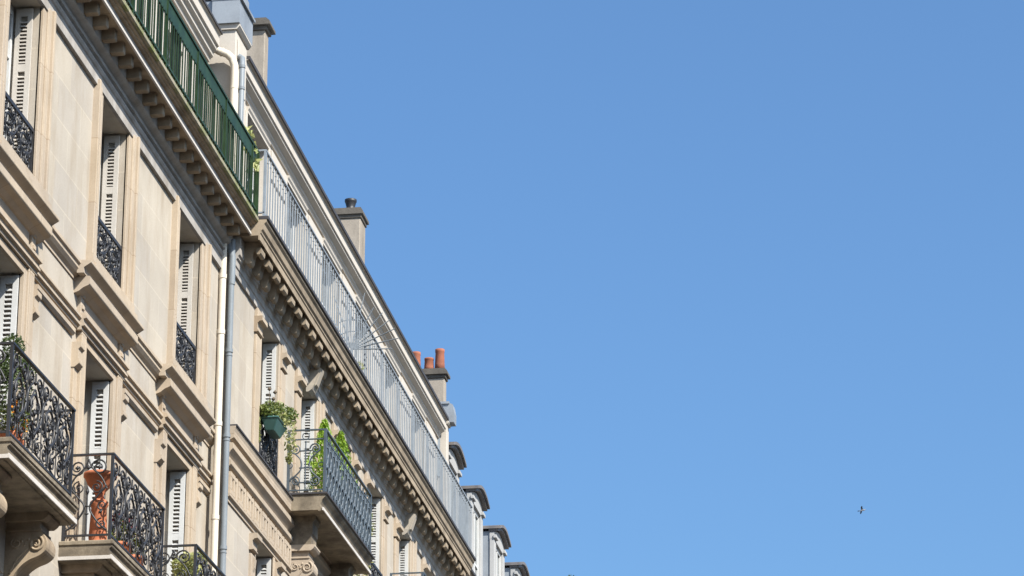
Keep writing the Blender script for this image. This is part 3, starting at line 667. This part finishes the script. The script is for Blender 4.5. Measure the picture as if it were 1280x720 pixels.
def dormer(parent, loc, W=1.50, H=2.56):
    """loc: foot of the dormer front, centred"""
    h = W/2
    b = MB(); b.box(-1.5,-.10,-h+.03,h-.03,0,H-.08); root = b.build('dormer', 'zinc', parent, loc)
    fr = MB(); fr.box(-.10,.0,-h,-h+.26,0,H-.26); fr.box(-.10,.0,h-.26,h,0,H-.26)
    n = 12; top = [(-h,H-.26),(-h,H-.10)] + [(-h+W*i/n, H-.10+.14*math.sin(math.pi*i/n)) for i in range(1,n)] + [(h,H-.10),(h,H-.26)]
    fr.ext(top, 'x', -.10, .0); fr.box(-.02,.05,-h-.03,-h+.26,H-.24,H-.17); fr.box(-.02,.05,h-.26,h+.03,H-.24,H-.17); fr.box(-.10,.04,-h+.26,h-.26,0,.08)
    fr.build('dormer_front', 'dormer', root, (0,0,0), .006)
    n = 14; H3 = H+.02; rf = MB(); o = .05
    outer = [(-h-o+(W+2*o)*i/n, H3+.16*math.sin(math.pi*i/n)) for i in range(n+1)]; inner = [(-h-o+(W+2*o)*i/n, H3-.06+.16*math.sin(math.pi*i/n)) for i in range(n+1)]
    rf.ext(outer+inner[::-1], 'x', -1.9, .14, False)
    inner2 = [(a*.94, b_-.09) for a, b_ in inner]
    rf.ext([(a*.97,b_-.001) for a,b_ in inner]+[(a*.95,b_-.05) for a,b_ in inner][::-1], 'x', -.12, .09)
    rf.build('dormer_roof', 'roofz', root)
    f = MB(); a = h-.26
    f.box(-.09,-.05,-a,-a+.07,.08,H-.26); f.box(-.09,-.05,a-.07,a,.08,H-.26); f.box(-.09,-.05,-.04,.04,.08,H-.26); f.box(-.09,-.05,-a+.07,a-.07,.08,.16); f.box(-.09,-.05,-a+.07,a-.07,H-.34,H-.26)
    f.box(-.085,-.055,-a+.07,a-.07,H*.45,H*.45+.04)
    f.build('window', 'white', root); MB().box(-.095,-.08,-a,a,.08,H-.26).build('pane', 'glass', root)
    return root
dm = dormer(T, (0,TC[0]-D0,17.47))
for c in TC[1:]: copy_part(dm, T, (0,c-D0,17.47))
p3 = MB().box(-1.2,.04,59.78,60.04,17.47,20.33); p3.ext([(-1.2,20.33),(.06,20.33),(.08,20.36),(.08,20.39),(-1.2,20.39)], 'y', 59.76, 60.08)
p3o = pc(p3, 'party_wall', 'attic', .005)
z3 = MB().ext([(-1.2,20.391),(.165,20.391),(.17,20.58),(.14,20.75),(.04,20.80),(-1.2,20.80)], 'y', 59.86, 60.16); z3.ext([(-.18,20.76),(.08,20.76),(.08,20.805),(-.18,20.805)], 'y', 59.83, 59.859)
z3.build('zinc_cap', 'zinc', p3o)
pp = MB().tube([(-.10,59.80,20.30),(-.12,59.74,20.22),(-.13,59.74,20.1),(-.14,59.74,19.3)], .055, 8); pp.tube([(-.14,59.74,19.32),(-.14,59.74,19.27)], .065, 8)
pc(pp, 'drainpipe', 'pipe2')
chimney(T, (0,-D0,0), -.385, 62.0, .62, .27, 20.6, 22.0, [(-.50,62.13,.095,.46,'clay'),(-.72,62.13,.095,.28,'clay'),(-.99,62.13,.095,.42,'clay')], cap=.07)

# ================================================================== drainpipes at the party line
P1 = MB(); yy = 41.05; rr = .049
P1.tube([(.055,yy,.1),(.055,yy,17.30)], rr, 14)
P1.tube([(.06,41.36,17.62),(.06,41.36,19.80),(.055,41.36,19.95),(.02,41.35,20.06),(-.05,41.34,20.13),(-.16,41.31,20.17),(-.24,41.28,20.21),(-.285,41.25,20.28),(-.29,41.24,20.38)], .056, 14)
for z in (12.3,13.3,14.6,15.9,16.7): P1.tube([(.055,yy,z-.03),(.055,yy,z+.03)], rr+.008, 14)
for z in (18.6,19.62): P1.tube([(.06,41.36,z-.02),(.06,41.36,z+.02)], .06, 14)
P1.tube([(-.13,41.315,20.158),(-.11,41.32,20.150)], .064, 14)
pa(P1, 'drainpipe', 'pipe1')
P2 = MB(); P2.tube([(.160,41.12,.1),(.160,41.12,17.25)], .043, 12); P2.tube([(.165,41.12,16.6),(.165,41.12,17.0),(.12,41.12,17.2)], .048, 12)
for z in (12.9,14.45,15.65): P2.tube([(.160,41.12,z-.025),(.160,41.12,z+.025)], .053, 12); P2.tube([(.160,41.12,z-.075),(.160,41.12,z-.06)], .049, 12)
pb(P2, 'drainpipe', 'pipe2')
P3 = MB(); P3.tube([(.155,41.40,17.62),(.155,41.40,20.0),(.13,41.5,20.12),(.06,41.6,20.2)], .04, 12)
for z in (19.62,19.95): P3.tube([(.155,41.40,z-.02),(.155,41.40,z+.02)], .048, 12)
pb(P3, 'drainpipe', 'pipe2')

# ================================================================== things on the balconies
def inball(c, r, sq=(1,1,1), shell=.45):
    def f():
        while True:
            v = Vector((random.uniform(-1,1),random.uniform(-1,1),random.uniform(-1,1)))
            if v.length <= 1 and v.length > shell*random.random(): return (c[0]+v.x*r*sq[0], c[1]+v.y*r*sq[1], c[2]+v.z*r*sq[2])
    return f
def multi(cs):
    fs = [inball(*c) for c in cs]; return lambda: random.choice(fs)()
# conical bush at the far left balcony
t = empty('potted_bush', (X0+.16, 31.45, 11.17)); tag(t, 'dark green cone-shaped bush in a clay pot on the leftmost black balcony', 'plant', 'plants on the balconies')
MB().lathe([(0,0),(.13,0),(.17,.28),(.18,.30),(.15,.30),(.14,.26),(0,.26)], n=16).build('pot', 'terra', t)
MB().tube([(0,0,.2),(0,.01,.9),(0,0,1.4)], [.02,.015,.008], 6).build('trunk', 'bark', t)
f = MB(); f.leaves(3600, multi([((0,0,.45),.26,(1,1.2,1)),((0,.03,.8),.25,(1,1.3,1)),((.02,.10,1.1),.20,(1,1.3,1)),((0,0,1.32),.13,(1,1,1.2)),((.03,.30,1.2),.10),((0,-.22,1.0),.12),((.02,.22,.7),.16)]), .045, .45)
f.build('foliage', 'leafD', t)
t = empty('flower_pot', (X0+.34, 30.95, 11.17)); tag(t, 'clay pot of orange flowers behind the leftmost black railing', 'flowers', 'plants on the balconies')
MB().lathe([(0,0),(.09,0),(.12,.2),(.13,.22),(.11,.22),(0,.2)], n=14).build('pot', 'terra', t)
MB().leaves(160, inball((0,.1,.38),.17), .08, .4, .5).build('leaves', 'leafM', t)
MB().leaves(90, multi([((0,0,.5),.07),((0,.35,.42),.08),((0,.2,.3),.06)]), .07, .7).build('petals', 'flowerO', t)
# terracotta pedestal
t = empty('terracotta_pedestal', (X0+.24, 34.72, 11.17)); tag(t, 'tall terracotta column with a wide bowl on the middle black balcony', 'pedestal')
MB().lathe([(0,0),(.13,0),(.13,.05),(.105,.07),(.095,.10),(.105,.13),(.088,.49),(.105,.52),(.105,.555),(.08,.58),(0,.58)], n=20).build('column', 'terra', t)
MB().lathe([(0,.58),(.055,.585),(.05,.64),(.075,.69),(.14,.76),(.175,.84),(.19,.85),(.19,.89),(.16,.89),(.12,.79),(0,.77)], n=24).build('bowl', 'terra', t)
for (y, u, lab) in ((35.55,.28,'small terracotta pot low behind the middle black railing, beside red flowers'),(36.15,.27,'terracotta pot at the far end of the middle black balcony')):
    t = empty('flower_pot', (X0+u, y, 11.17)); tag(t, lab, 'flower pot', 'plants on the balconies')
    MB().lathe([(0,0),(.10,0),(.13,.24),(.145,.25),(.145,.29),(.12,.29),(0,.25)], n=16).build('pot', 'terra', t)
    MB().leaves(150, inball((0,0,.42),.16), .07, .45, .6).build('leaves', 'leafM', t)
    MB().leaves(70, inball((0,0,.56),.13), .05, .8).build('petals', 'flowerR', t)
# variegated plants on the third black balcony
for (y, u, hgt, lab) in ((38.75,.25,.95,'variegated shrub at the near end of the lowest black balcony'),(39.45,.20,1.15,'taller variegated shrub at the far end of the lowest black balcony')):
    t = empty('potted_shrub', (X0+u, y, 11.17)); tag(t, lab, 'plant', 'plants on the balconies')
    MB().lathe([(0,0),(.12,0),(.15,.26),(.16,.28),(.13,.28),(0,.25)], n=16).build('pot', 'terra', t)
    st_ = MB()
    for k in range(6):
        a = k*1.05; st_.tube([(0,0,.24),(.05*math.cos(a),.08*math.sin(a),hgt*.6),(.12*math.cos(a),.26*math.sin(a),hgt+.05)], .006, 5)
    st_.build('stem', 'bark', t)
    MB().leaves(420, multi([((0,0,hgt*.7),.24,(.8,1.3,1)),((0,.15,hgt),.15,(.8,1.3,.8)),((0,-.12,hgt*.85),.16)]), .095, .42).build('foliage', 'leafV', t)
# window box of the first pale window
t = empty('window_box', (X0+UB+.12, 43.00, 15.05)); tag(t, 'dark green plastic trough overflowing with leaves under the first window right of the drainpipes', 'planter')
b = MB(); zb, zt_ = 0, .24
def frus(mb, x0,x1,y0,y1,z0, X0_,X1_,Y0_,Y1_,z1_):
    mb.add([(x0,y0,z0),(x1,y0,z0),(x1,y1,z0),(x0,y1,z0),(X0_,Y0_,z1_),(X1_,Y0_,z1_),(X1_,Y1_,z1_),(X0_,Y1_,z1_)], [(0,3,2,1),(4,5,6,7),(0,1,5,4),(1,2,6,5),(2,3,7,6),(3,0,4,7)])
frus(b, -.02,.10,.06,.50,.06, -.07,.17,-.01,.57,.22); b.box(-.08,.18,-.02,.58,.221,.25)
b.build('trough', 'planter', t, bevel=.01)
f = MB(); f.leaves(1150, multi([((.05,.1,.37),.15,(1,1,.9)),((.10,.42,.42),.18,(1,1.2,.9)),((.14,.72,.46),.16,(1,1.2,.9)),((-.02,.0,.33),.10)]), .06, .5); f.build('foliage', 'leafM', t)
f = MB(); f.leaves(620, multi([((.15,.35,.30),.11,(1,1.3,.8)),((.20,.62,.22),.12,(1,1.2,1.2)),((.19,.80,.05),.10,(.9,1.2,1.4)),((-.10,-.05,.12),.07,(.5,.7,2)),((-.11,.0,-.05),.05,(.6,.7,2)),((.16,.85,-.12),.06,(.8,1,1.4))]), .055, .5); f.build('trailing_leaves', 'leafV', t)
f = MB()
for k in range(5):
    a = (random.uniform(-.02,.14), k*.22, .62+random.uniform(0,.08)); f.blob(a, .035); 
    f.tube([(a[0],a[1],.4),a], .004, 4)
f.build('seed_heads', 'bark', t)
# conifers
for (u, y, top, lab) in ((.46,46.15,16.20,'near lime green conifer behind the end of the blue-grey balcony railing'),(.44,47.50,16.42,'far lime green conifer rising over the blue-grey balcony railing')):
    t = empty('potted_conifer', (X0+u, y, 14.73)); tag(t, lab, 'conifer', 'conifers on the balcony')
    MB().lathe([(0,0),(.12,0),(.15,.26),(.16,.28),(.13,.28),(0,.25)], n=16).build('pot', 'terra', t)
    H = top-14.73
    MB().tube([(0,0,.2),(0,0,H-.1)], [.018,.005], 6).build('trunk', 'bark', t)
    def pk():
        z = random.uniform(.25, 1); rmax = .23*min(1, (1.06-z)*2.0); a = random.uniform(0,6.28); r = rmax*math.sqrt(random.random())
        r *= 1+.25*math.sin(a*3+z*17)
        return (r*math.cos(a), r*math.sin(a)*1.25, z*H)
    MB().leaves(2600, pk, .075, .28, 1.6).build('foliage', 'leafL', t)
# climber at the far end of the same balcony
t = tag(MB().leaves(520, multi([((.62,48.75,15.25),.20,(.6,.9,1.6)),((.55,48.90,14.75),.18,(.9,.9,1)),((.45,48.95,14.45),.16),((.60,48.72,15.6),.10)]), .06, .55).build('climbing_plant', 'leafV', None, (X0,0,0)),
        'pale yellow-green climber spilling over the far corner of the blue-grey balcony', 'plant', 'plants on the balconies')
# vine by the green railing and weeds
t = tag(MB().leaves(46, multi([((.40,40.85,18.72),.09),((.42,40.95,18.52),.09),((.45,41.02,18.30),.12)]), .12, .8).build('climbing_vine', 'leafV', None, (X0,0,0)),
        'few fresh vine leaves climbing at the end of the green terrace railing', 'plant', 'plants on the balconies')
t = tag(MB().leaves(34, inball((.60,48.2,17.72),.10,(.4,1.6,.8)), .06, .3, 1).build('weed', 'leafV', None, (X0,0,0)),
        'small weed tuft growing at the foot of the grey attic railing', 'plant', 'plants on the balconies')
# fan of spikes dividing the long attic balcony
t = empty('spike_fan', (X0+.36, 48.6, 17.62)); tag(t, 'fan of thin iron spikes dividing the grey railed attic balcony', 'balcony divider')
sp = MB(); cz = .52
for a in (-2, 11, 24, 37, 50, 63, 78, 93, 108, 122):
    L = .64 if a < 70 else .80 if a < 110 else .72; L = .66 if a < 5 else L*1.2
    sp.tube([(0,0,cz),(L*math.cos(R(a)),0,cz+L*math.sin(R(a)))], [.014,.008], 5)
sp.tube([(0,0,0),(0,0,cz)], .014, 6); 
sp.build('spikes', 'pipe2', t)
MB().tube([(.30*math.cos(R(x)),0,cz+.30*math.sin(R(x))) for x in range(-5,126,10)], .008, 5).build('hoop', 'pipe2', t)
MB().tube([(.50*math.cos(R(x)),0,cz+.50*math.sin(R(x))) for x in range(66,126,10)], .008, 5).build('hoop', 'pipe2', t)

# ================================================================== bird and tree
bd = Vector((-0.03300409, 0.97036818, 0.2707514)); bp = Vector((0,0,1.6)) + bd*175
bo = empty('flying_bird', bp); tag(bo, 'small grey bird gliding alone in the clear sky at lower right', 'bird')
MB().tube([(-.30,0,-.02),(-.18,0,.0),(0,0,.02),(.16,0,.01),(.25,0,.03),(.32,0,.02)], [.012,.05,.07,.06,.04,.008], 10).build('body', 'birdl', bo)
for s in (-1, 1):
    wgm = MB()
    pts = [(.12,0,.03),(.02,s*.20,.12),(.0,s*.40,.10),(-.12,s*.52,.06),(-.16,s*.36,.07),(-.13,s*.18,.09),(-.10,0,.03)]
    n = len(pts); wgm.add(pts + [(x,y,z-.012) for x,y,z in pts], [tuple(range(n)), tuple(range(2*n-1,n-1,-1))] + [(i,(i+1)%n,(i+1)%n+n,i+n) for i in range(n)])
    wgm.build('wing', 'bird', bo)
MB().add([(-.26,-.02,0),(-.26,.02,0),(-.42,.08,0),(-.42,-.08,0),(-.26,0,-.012),(-.42,0,-.012)], [(0,1,2,3),(0,4,5,3),(1,4,5,2)]).build('tail', 'bird', bo)
bo.rotation_euler = (R(-28), R(-12), R(15)); bo.scale = (.62,.62,.62)

tx, ty, th = -6.95, 54.8, 16.02
tr_ = empty('street_tree', (tx, ty, .12)); tag(tr_, 'street tree whose topmost green leaves just reach the lower edge of the sky', 'tree')
tm = MB(); tm.tube([(0,0,0),(.03,.02,3),(.0,.05,7),(.05,0,11),(0,0,15.2)], [.22,.17,.13,.08,.015], 10)
rn = random.Random(4); ends = []
for k in range(26):
    z = rn.uniform(4, 14.2); a = rn.uniform(0,6.28); L = (15.6-z)*.20+.35; e = (L*math.cos(a), L*math.sin(a), z+L*.8)
    tm.tube([(0,.02,z),(e[0]*.5,e[1]*.5,z+L*.28),e], [.05,.03,.008], 5); ends.append((e, .35+L*.22))
tm.build('trunk', 'bark', tr_)
ends += [((0,0,15.0),.45),((0.0,0,15.66),.13)]
MB().leaves(14000, multi([(e, r, (1,1,.8)) for e, r in ends]), .13, .6).build('crown', 'leafT', tr_)
tr_.scale = (1,1,1)
